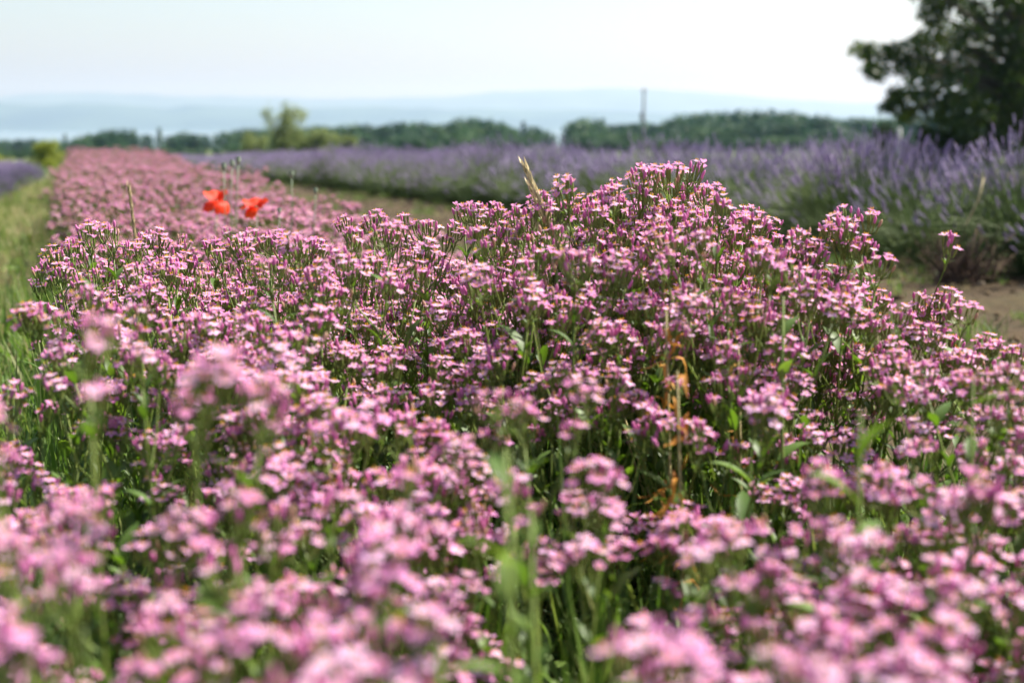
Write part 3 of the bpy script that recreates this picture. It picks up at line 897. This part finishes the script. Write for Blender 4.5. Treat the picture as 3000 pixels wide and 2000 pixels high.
tufts = [blades(tr_, 26, .10, .025, .0022).mesh('tuft', GM), blades(tr_, 20, .15, .03, .0024).mesh('tuft', GM), blades(tr_, 18, .13, .035, .0016, 1).mesh('tuft', GM),
         broad(tr_, 14, 1.1).mesh('tuft', GM), broad(tr_, 18, .8).mesh('tuft', GM)]
data = []
for k in range(5200):                       # weedy strip left of the bed
    y = 0.35 + 27*tr_.uniform(0, 1)**1.7; x = tr_.uniform(-.95, BED_L+.12)
    if tr_.uniform(-1, 1) > 0.55 + float(noise2(x*2.5, y*1.2, 30))*1.1: continue
    v = int(tr_.choice([0, 1, 2, 3, 4], p=[.28, .16, .10, .28, .18] if y < 3.2 else [.18, .10, .40, .18, .14]))
    s = tr_.uniform(.5, 1.1) + .9*max(0, float(noise2(x*3.3, y*1.7, 44)))
    data.append((x, y, gz1(x, y)-.002, tr_.uniform(0, 6.28), s, s, v))
for k in range(4600):                        # sparse grass on the soil path, thicker at the lavender's foot
    y = 1.0 + 50*tr_.uniform(0, 1)**2; x = tr_.uniform(1.1, 3.9)
    edge = sstep(3.0, 3.8, x)
    if tr_.uniform(0, 1) > .25 + .6*edge + .6*float(noise2(x*1.5, y*1.5, 31)): continue
    v = int(tr_.choice([0, 1, 2, 3, 4], p=[.45, .2, .2, .05, .1])); s = tr_.uniform(.4, .85)
    data.append((x, y, gz1(x, y)-.002, tr_.uniform(0, 6.28), s, s, v))
for k in range(2600):                        # undergrowth below the flowers
    y = .3 + 5*tr_.uniform(0, 1)**1.2; x = tr_.uniform(BED_L, BED_R)
    data.append((x, y, gz1(x, y)-.002, tr_.uniform(0, 6.28), tr_.uniform(.8, 1.5), tr_.uniform(1.0, 2.2), int(tr_.choice([0, 1, 3, 4]))))
for k in range(2500):                       # rough grass at the end of the field
    y = tr_.uniform(26.5, 75); x = tr_.uniform(-8, 30)
    s = tr_.uniform(1.2, 2.2); data.append((x, y, gz1(x, y)-.01, tr_.uniform(0, 6.28), s, s, int(tr_.choice([0, 1, 2]))))
stuff_object('grass', tufts, data, 'green and dry grass with small weeds on the strips beside the beds', 'grass')

# clods and pebbles on the soil
clods = []
for k in range(4):
    mb = MB(); V = []
    n1, n2 = 6, 4
    for j in range(n2+1):
        for i_ in range(n1):
            th = math.pi*j/n2; a = 2*math.pi*i_/n1; q = 1 + tr_.normal(0, .18)
            V.append((math.sin(th)*math.cos(a)*q, math.sin(th)*math.sin(a)*q*.8, math.cos(th)*.6*q))
    F = [[j*n1+i_, j*n1+(i_+1) % n1, (j+1)*n1+(i_+1) % n1, (j+1)*n1+i_] for j in range(n2) for i_ in range(n1)]
    mb.add(V, F, 0, .5); clods.append(mb.mesh('clod', [plain_mat('soil_clod', [(0.085, .057, .032), (.065, .044, .025), (.11, .078, .045), (.18, .15, .11)][k], .95, .1, 3)]))
data = []
for k in range(9000):
    if tr_.random() < .75: x = tr_.uniform(1.0, 3.9)
    else: x = tr_.uniform(-.9, 1.0)
    y = .3 + 22*tr_.uniform(0, 1)**2; s = .004 + .020*tr_.uniform(0, 1)**3
    data.append((x, y, gz1(x, y)+s*.15, tr_.uniform(0, 6.28), s, s, int(tr_.integers(4))))
stuff_object('soil_clods', clods, data, 'brown clods and small stones lying on the bare soil path', 'soil')

# ------------------------------------------------------------------ trees
def leaf_blob(mb, r, c, rad, n, size, mat=0, tint=.5, flat=.8):
    c = np.asarray(c, float)
    u = r.normal(0, 1, (n, 3)); u /= np.linalg.norm(u, axis=1)[:, None]
    q = c + u*(rad*r.uniform(.35, 1.08, n)[:, None])*np.array([1, 1, flat])
    for p in q:
        nrm = (p-c)/rad + r.normal(0, .6, 3) + np.array([0, 0, .3]); nrm /= np.linalg.norm(nrm)
        Fm = frame_from(nrm, r.uniform(0, 6.28)); s = size*r.uniform(.6, 1.3)
        a, b_ = Fm[:, 0]*s, Fm[:, 1]*s*.55
        mb.add([p-a, p-b_, p+a, p+b_], [[0, 1, 2, 3]], mat, float(np.clip(tint + r.normal(0, .18), 0, 1)))
def wood_tree(r, h, w, shape):
    """unit-ish woodland tree: trunk MB, crown MB"""
    T, C_ = MB(), MB()
    tube(T, [(0, 0, 0), (.05, .0, h*.25), (0, .1, h*.6), (.1, 0, h*.85)], [w*.045, w*.036, w*.022, w*.008], 7)
    for k in range(5):
        a = k*1.3; z = h*(.3+.1*k)
        tube(T, [(0, 0, z), (math.cos(a)*w*.2, math.sin(a)*w*.2, z+h*.1), (math.cos(a)*w*.36, math.sin(a)*w*.36, z+h*.16)], [w*.016, w*.011, w*.005], 5)
    n = 26
    for k in range(n):
        if shape == 'conifer':
            t = k/n; z = h*(.18+.80*t); rr = w*.42*(1-t)**.8; a = k*2.4
            c = (math.cos(a)*rr*.6, math.sin(a)*rr*.6, z); rad = max(.35, w*.24*(1.05-t))
        else:
            th = math.acos(1-1.9*(k+.5)/n); a = k*2.4
            q = .66*r.uniform(.75, 1.1)
            c = (math.cos(a)*math.sin(th)*w*.5*q, math.sin(a)*math.sin(th)*w*.5*q, h*.52 + math.cos(th)*h*.44*q); rad = w*.19*r.uniform(.7, 1.25)
        leaf_blob(C_, r, c, rad, 60, w*.042, 0, float(r.uniform(.2, .75)))
    return T, C_
wr = np.random.default_rng(91)
WT = []
for h, w, sh in ((8, 8.5, 'round'), (9, 7.5, 'round'), (7, 9, 'round'), (9, 6.5, 'round'), (10, 4.6, 'conifer')):
    T, C_ = wood_tree(wr, h, w, sh)
    WT.append((h, T.mesh('trunk', [M_BARK]), C_.mesh('crown', [M_WOODL]), C_.mesh('crown', [M_WILLOW])))
def tree(name, k, g, h, rz, label, cat, group, wf=1.0, willow=False):
    o = empty(name, g, rz); s = h/WT[k][0]; o.scale = (s*wf, s*wf, s)
    tag(o, label, cat, group)
    inst('trunk', WT[k][1], o); inst('crown', WT[k][3 if willow else 2], o)
    return o
PROF = np.array([(-300, 400), (0, 406), (60, 404), (110, 402), (165, 414), (200, 392), (225, 410), (260, 392), (300, 382), (350, 377), (400, 382), (450, 392), (470, 378), (500, 393), (540, 386), (600, 388), (640, 398), (680, 372), (750, 376), (850, 372), (960, 366), (1050, 362), (1150, 356), (1250, 356), (1320, 352), (1370, 340), (1450, 350), (1500, 369), (1545, 356), (1580, 368), (1605, 394), (1665, 394), (1690, 352), (1720, 342), (1800, 356), (1870, 350), (1910, 362), (1960, 340), (2010, 331), (2100, 326), (2200, 318), (2300, 319), (2400, 334), (2480, 340), (2560, 342), (2700, 335), (3300, 330)])
def wood_words(x):
    for a, b_, w_ in ((1830, 1940, 'beside the utility pole'), (1560, 1760, 'next to the white hut'), (690, 1080, 'behind the olive willow and shrubs'), (60, 210, 'behind the bright yellow-green bush'), (2500, 3300, 'behind the large oak')):
        if a < x < b_: return w_
    return None
x = -250.0
while x < 3250:
    d = wr.uniform(350, 420); top = float(np.interp(x, PROF[:, 0], PROF[:, 1]))
    g = ground_at(x, d); gp = project(g.x, g.y, g.z)[1]
    spike = any(abs(x-a) < 14 for a in (200, 470, 1545))
    h = max(3.0, (float(gp)-top+5)*d/FPX)
    k = 4 if spike or wr.random() < .10 else int(wr.integers(4))
    tree('conifer_tree' if k == 4 else 'woodland_tree', k, g, h, wr.uniform(0, 6.28),
         ('dark pointed conifer in the far wood ' if k == 4 else 'dark green broadleaf tree in the far wood ') + (wood_words(x) or 'beyond the field'),
         'tree', ('conifers of the far wood ' if k == 4 else 'trees of the far wood ') + (wood_words(x) or 'elsewhere'), wf=1.4 if k == 4 else wr.uniform(.9, 1.25))
    x += wr.uniform(27, 42)
x = -250.0
while x < 3200:                             # lower trees before the wood
    d = wr.uniform(270, 320); top = float(np.interp(x, PROF[:, 0], PROF[:, 1])) + wr.uniform(22, 46)
    g = ground_at(x, d); gp = project(g.x, g.y, g.z)[1]
    h = max(2.2, (float(gp)-top)*d/FPX)
    if not (1590 < x < 1680):
        tree('field_tree', int(wr.integers(4)), g, h, wr.uniform(0, 6.28), 'low green tree standing before the far wood' + (', ' + wood_words(x) if wood_words(x) else ''), 'tree', 'low trees before the far wood ' + (wood_words(x) or 'elsewhere'), wf=1.25)
    x += wr.uniform(34, 56)

x = -250.0
while x < 3200:                             # bushes at the foot of the trees
    d = wr.uniform(170, 210); top = max(396, float(np.interp(x, PROF[:, 0], PROF[:, 1])) + wr.uniform(38, 66))
    g = ground_at(x, d); gp = project(g.x, g.y, g.z)[1]
    h = max(1.2, (float(gp)-top)*d/FPX)
    if not (1596 < x < 1640):
        tree('field_bush', int(wr.integers(4)), g, h, wr.uniform(0, 6.28), 'low dark bush at the foot of the far trees ' + (wood_words(x) or 'beyond the field'), 'bush', 'bushes at the foot of the far trees ' + (wood_words(x) or 'elsewhere'), wf=1.5)
    x += wr.uniform(36, 60)

# loose olive tree and shrubs beyond the lavender row
def willow(px0, px1, top, d, label, seedk, loose, mat, name='willow_tree', dens=1.0):
    r = np.random.default_rng(seedk)
    cx = (px0+px1)/2; g = ground_at(cx, d); gp = float(project(g.x, g.y, g.z)[1])
    w = (px1-px0)*d/FPX; h = (gp-top)*d/FPX
    o = empty(name, g); tag(o, label, 'tree' if h > 3.2 else 'shrub')
    T, C_ = MB(), MB()
    ends = []
    for k in range(7):
        a = k*2.4 + r.uniform(-.3, .3); q = w*.46*r.uniform(.1, .9); z = h*r.uniform(.6, .98)*(1-.25*(q/w*2)**2)
        e = np.array([math.cos(a)*q, math.sin(a)*q, z]); ends.append(e)
        tube(T, [(0, 0, 0), e*np.array([.3, .3, .5]), e], [h*.02, h*.013, h*.004], 5)
    n = int(130*dens)
    for k in range(n):
        e = ends[int(r.integers(7))]; t = r.uniform(.35, 1.02)
        c = e*np.array([t*.9+.1, t*.9+.1, t]) + r.normal(0, w*.05, 3)*np.array([1, 1, .5])
        c[2] = max(c[2], h*.12)
        leaf_blob(C_, r, c, w*.12*r.uniform(.6, 1.2), int(52*(1-loose*.5)), w*.020, 0, float(r.uniform(.2, .8)), 1.2)
    for k in range(26):
        a = r.uniform(0, 6.28); q = w*.45*r.uniform(.2, 1)
        leaf_blob(C_, r, (math.cos(a)*q, math.sin(a)*q, h*r.uniform(.1, .36)), w*.11, 60, w*.02, 0, float(r.uniform(.2, .8)))
    inst('trunk', T.mesh('trunk', [M_BARK]), o); inst('crown', C_.mesh('crown', [mat]), o)
willow(752, 915, 306, 118, 'loose olive-green willow with a ragged open crown beyond the lavender row', 4, .6, M_WILLOW)
willow(850, 1000, 366, 116, 'rounded olive-green shrub at the foot of the ragged willow', 5, 0, M_WILLOW, 'shrub')
willow(980, 1068, 386, 112, 'small yellowish shrub furthest from the ragged willow', 6, 0, M_WILLOW, 'shrub')
willow(690, 790, 384, 122, 'dull olive shrub on the other side of the ragged willow', 7, 0, M_WILLOW, 'shrub')
willow(66, 200, 410, 58, 'bright yellow-green bush at the end of the weedy strip', 12, 0, M_YELLOWB, 'shrub')
willow(-60, 40, 462, 60, 'low yellow-green bush beside the end of the low lavender row', 13, 0, M_YELLOWB, 'shrub')

# big oak on the right
OD = 42.0
og = ground_at(2990, OD)
oak = empty('oak_tree', og); tag(oak, 'large dark oak with sky showing through its crown behind the lavender', 'tree')
orr = np.random.default_rng(17)
T, C_ = MB(), MB()
tube(T, [(0, 0, 0), (.05, 0, 1.2), (-.05, .1, 2.6), (.1, .0, 4.4), (.2, .1, 7.0)], [.42, .34, .30, .22, .10], 9)
def lump(px, py, dep):
    return np.array(at(px, py, OD+dep) - og)
outline = [(2545, 150, .5), (2580, 200, .45), (2610, 150, .5), (2560, 215, .3), (2650, 190, .55), (2690, 150, .6), (2630, 290, .45), (2600, 325, .35),
           (2660, 330, .5), (2700, 250, .8), (2720, 40, .6), (2740, 90, .6), (2700, 180, .6), (2760, 0, .7), (2790, 150, .6), (2760, 200, .8), (2800, 260, .9), (2730, 300, .7),
           (2780, 340, .7), (2830, 330, .9), (2860, 200, .7), (2850, 90, .6), (2840, 20, .6), (2900, 60, .7), (2900, 150, .6), (2920, 260, 1.0), (2900, 330, 1.0),
           (2970, 200, .9), (2980, 330, 1.1), (2960, 110, .8), (2980, 20, .9), (2800, -60, .8), (2870, -90, .9), (2950, -60, .9), (2735, -40, .6)]
cl = []
for (px, py, rad) in outline:
    for q in range(2):
        cl.append((lump(px + orr.normal(0, 8), py + orr.normal(0, 8), orr.uniform(-3.2, 3.2)), rad*orr.uniform(.75, 1.05)))
for k in range(85):        # the rest of the crown, to the right of and above the picture
    a = orr.uniform(0, 6.28); q = 5.2*math.sqrt(orr.uniform(0.05, 1)); z = orr.uniform(1.6, 9.8)
    q *= math.sqrt(max(.1, 1-((z-5)/5.2)**2))
    c = np.array([math.cos(a)*q + 1.2, math.sin(a)*q, z])
    pxx, pyy, _ = project(c[0]+og.x, c[1]+og.y, c[2]+og.z)
    if pyy > 10 and pxx < 2990: continue
    cl.append((c, orr.uniform(.6, 1.0)))
for c, rad in cl:
    leaf_blob(C_, orr, c, rad, int(250*rad), .10, 0, float(orr.choice([.15, .3, .45, .8], p=[.35, .35, .18, .12])), .75)
for k in range(0, len(cl), 2):
    c = cl[k][0]; z0 = min(6.6, max(1.4, c[2]*.62)); s = np.array([0, 0.05, z0])
    m = (s+c)/2 + np.array([0, 0, .35]) + orr.normal(0, .15, 3)
    tube(T, [s, m, c], [.10, .055, .018], 5)
inst('trunk', T.mesh('trunk', [M_BARK]), oak); inst('crown', C_.mesh('crown', [M_OAK]), oak)
# undergrowth below the oak
def hedge(px, top, w, d, seedk, label):
    r = np.random.default_rng(seedk); g = ground_at(px, d); gp = float(project(g.x, g.y, g.z)[1]); h = (gp-top)*d/FPX
    o = empty('hedge_bush', g); tag(o, label, 'bush')
    T, C_ = MB(), MB()
    for k in range(6):
        a = k*1.05; tube(T, [(0, 0, 0), (math.cos(a)*w*.15, math.sin(a)*w*.15, h*.5), (math.cos(a)*w*.3, math.sin(a)*w*.3, h*.8)], [.04, .03, .01], 5)
    for k in range(22):
        a = r.uniform(0, 6.28); q = w*.5*math.sqrt(r.uniform(0, 1)); z = h*r.uniform(.12, .9)*(1-.5*(q/w*2)**2)
        leaf_blob(C_, r, (math.cos(a)*q, math.sin(a)*q, z), .28*r.uniform(.8, 1.3), 90, .075, 0, float(r.uniform(.1, .5)))
    inst('trunk', T.mesh('trunk', [M_BARK]), o); inst('crown', C_.mesh('crown', [M_OAK]), o)
hedge(2585, 338, .9, 38, 1, 'small dark bush at the outer rim of the oak, beside the pale post')
hedge(2740, 330, 1.6, 40, 2, 'dark bush under the oak next to the pale post')
hedge(2860, 300, 2.2, 40, 3, 'broad dark bush under the middle of the oak')
hedge(2985, 270, 2.4, 41, 4, 'tallest dark bush under the oak close to its trunk')

# ------------------------------------------------------------------ poles, posts, house
g = ground_at(1884, 300); h = float(project(g.x, g.y, g.z)[1] - 262)*300/FPX
o = empty('utility_pole', g, -YAW); tag(o, 'slender utility pole rising above the far wood', 'pole')
mb = MB(); tube(mb, [(0, 0, 0), (0, 0, h*.5), (0, 0, h)], [.30, .27, .22], 8); inst('shaft', mb.mesh('shaft', [M_POLE]), o)
mb = MB(); tube(mb, [(-.9, 0, h-.5), (.9, 0, h-.5)], [.07, .07], 4); inst('crossarm', mb.mesh('crossarm', [M_POLE]), o)
for k in (-.8, .8):
    mb = MB(); tube(mb, [(k, 0, h-.45), (k, 0, h-.3), (k, 0, h-.15)], [.05, .08, .05], 6); inst('insulator', mb.mesh('insulator', [M_POST]), o)
mb = MB(); tube(mb, [(-.35, -.35, h*.50), (-.35, -.35, h*.53), (-.35, -.35, h*.62), (-.35, -.35, h*.64)], [.25, .36, .36, .25], 8); inst('transformer', mb.mesh('transformer', [M_POLE]), o)
g = ground_at(2631, 33); o = empty('wooden_post', g); tag(o, 'pale wooden post standing before the oak', 'post')
mb = MB(); tube(mb, [(0, 0, 0), (.01, 0, .6), (.0, 0, 1.02), (0, 0, 1.06)], [.06, .055, .052, .03], 7); inst('shaft', mb.mesh('shaft', [M_POST]), o)
mb = MB(); tube(mb, [(0, 0, .80), (0, 0, .86)], [.062, .062], 7); inst('band', mb.mesh('band', [M_POLE]), o)
g = ground_at(1673, 330); o = empty('hut', g, .4); tag(o, 'small white hut in the gap of the far wood', 'hut')
def boxm(name, x0, x1, y0, y1, z0, z1, m_, par):
    mb = MB(); V = [(a, b_, c) for c in (z0, z1) for a, b_ in ((x0, y0), (x1, y0), (x1, y1), (x0, y1))]
    mb.add(V, [[3, 2, 1, 0], [4, 5, 6, 7], [0, 1, 5, 4], [1, 2, 6, 5], [2, 3, 7, 6], [3, 0, 4, 7]], 0); return inst(name, mb.mesh(name, [m_]), par)
hz_ = 2.6
boxm('wall', -1.1, 1.1, -1.6, 1.6, 0, hz_, M_PLASTER, o)
mb = MB(); mb.add([(-1.3, -1.9, hz_), (1.3, -1.9, hz_), (1.3, 1.9, hz_), (-1.3, 1.9, hz_), (-1.3, 0, hz_+1.0), (1.3, 0, hz_+1.0)], [[0, 1, 5, 4], [2, 3, 4, 5], [0, 4, 3], [1, 2, 5], [3, 2, 1, 0]], 0)
rf = inst('roof', mb.mesh('roof', [M_ROOF]), o)
boxm('chimney', .7, 1.1, .3, .7, hz_+.6, hz_+1.6, M_PLASTER, rf)
for k in (-.95, .55): boxm('window', k, k+.4, -1.64, -1.55, 1.2, 2.0, M_POLE, o)
boxm('door', -.2, .5, -1.64, -1.55, 0, 2.0, M_BARK, o)

# ------------------------------------------------------------------ haze
mb = MB()
x0, x1, y0, y1, z0, z1 = -9200, 15200, -60, 20800, -128, 330
V = [(a, b_, c) for c in (z0, z1) for a, b_ in ((x0, y0), (x1, y0), (x1, y1), (x0, y1))]
mb.add(V, [[3, 2, 1, 0], [4, 5, 6, 7], [0, 1, 5, 4], [1, 2, 6, 5], [2, 3, 7, 6], [3, 0, 4, 7]], 0)
hm, nt, out = nmat('haze_air')
pv = N(nt, 'ShaderNodeVolumePrincipled')
pv.inputs['Color'].default_value = (0.24, 0.36, 0.53, 1)          # thin blue-white air, blue scattered most
pv.inputs['Absorption Color'].default_value = (0.66, 0.46, 0.24, 1)
pv.inputs['Density'].default_value = 0.00018
pv.inputs['Anisotropy'].default_value = 0.3
nt.links.new(pv.outputs[0], out.inputs['Volume'])
hz = inst('haze', mb.mesh('haze', [hm])); tag(hz, kind='stuff')
